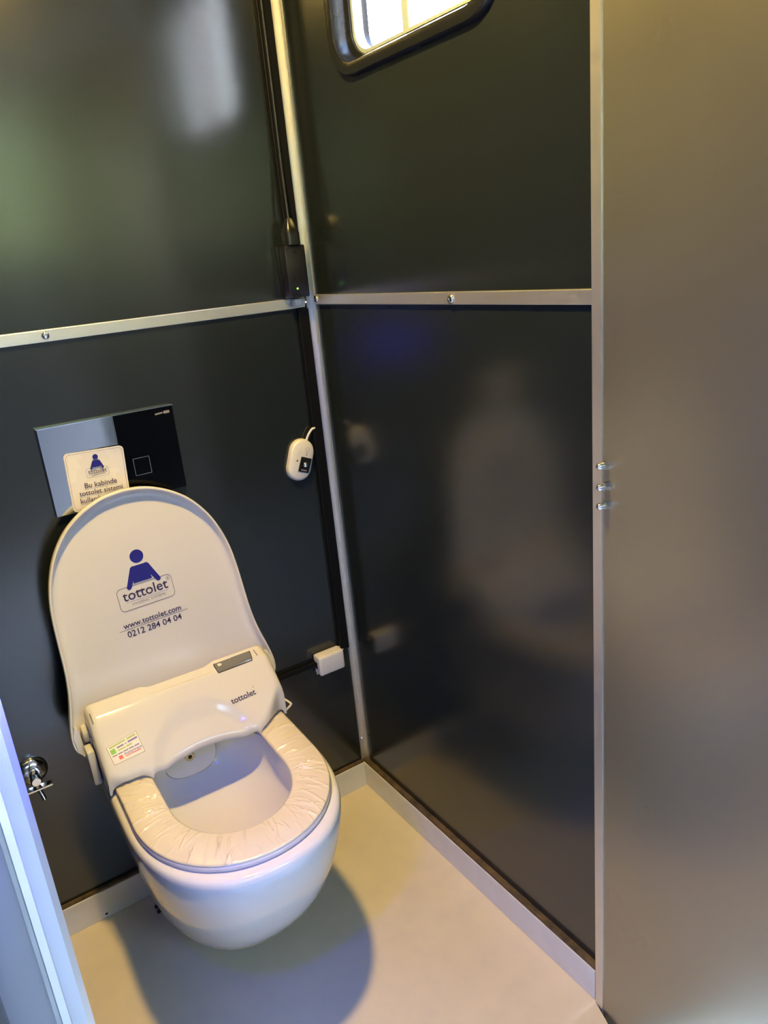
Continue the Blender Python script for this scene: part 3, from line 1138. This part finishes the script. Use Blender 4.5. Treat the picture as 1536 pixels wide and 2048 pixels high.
# ------------------------------------------------------------------ outside
o = MB().box(-14, 14, -14, 14, HG - .1, HG).build('ground', M_ground); struct(o, 'grey paving outside the cabin')
o = MB().box(-5, 1.0, -3.9, -3.6, HG, 1.5).build('wall_added_opposite', M_low); struct(o, 'dark low wall added opposite the doorway to shape daylight and reflections')  # invented wall, dims the doorway and darkens what the panels reflect


def tree_mesh(seed, h, w, ls=1.0, n=3200):
    rnd = random.Random(seed)
    b = MB()
    for k in range(n):
        while True:
            p = Vector((rnd.uniform(-1, 1), rnd.uniform(-1, 1), rnd.uniform(-1, 1)))
            if .45 < p.length < 1: break
        p = Vector((p.x * w, p.y * w, h * .56 + p.z * h * .44))
        p += Vector((noise.noise(p * 2.1), noise.noise(p * 2.1 + Vector((9, 0, 0))), noise.noise(p * 2.1 + Vector((0, 9, 0))))) * .25
        q = Vector((rnd.gauss(0, 1), rnd.gauss(0, 1), rnd.gauss(0, 1))).normalized()
        u = q.orthogonal().normalized(); v = q.cross(u); s = rnd.uniform(.045, .10) * ls
        b._f([b.bm.verts.new(p + u * s), b.bm.verts.new(p + v * s * .45 + q * s * .15), b.bm.verts.new(p - u * s), b.bm.verts.new(p - v * s * .45 + q * s * .15)])
    return b


spots = [(2.3, -4.5, 2.35, .95, 1.0, 'leafy tree outside, right of the added low wall opposite the door'), (7.0, -1.3, 2.45, 1.1, 1.0, 'leafy tree outside straight across from the window'),
         (5.0, .9, 2.5, 1.1, 1.0, 'leafy tree outside, second from the back'), (7.2, 3.3, 2.7, 1.1, 1.0, 'leafy tree outside, farthest towards the back'),
         (-3.6, -6.2, 4.3, 1.25, 1.7, 'tall leafy tree added behind the low wall to shape daylight, leftmost of three'), (-1.0, -6.4, 4.6, 1.25, 1.7, 'tall leafy tree added behind the middle of the low wall to shape daylight'), (.55, -9.2, 4.6, 1.25, 1.7, 'tall leafy tree added behind the right end of the low wall to shape daylight')]  # tall trees added to block door-side sky and green the wall reflections
for i, (x, y, h, w, ls, lab) in enumerate(spots):
    t = empty('leafy_tree', (x, y, HG)); tag(t, lab, 'tree', 'trees outside the cabin')
    tree_mesh(20 + i, h + .42, w, ls).build('foliage', M_leaf, t, normals=False)['kind'] = 'stuff'
    b = MB().tube([(0, 0, 0), (.03, .02, h * .25), (-.02, .03, h * .5), (.02, 0, h * .75)], .07, 10); b.build('trunk', M_bark, t, smooth=True)
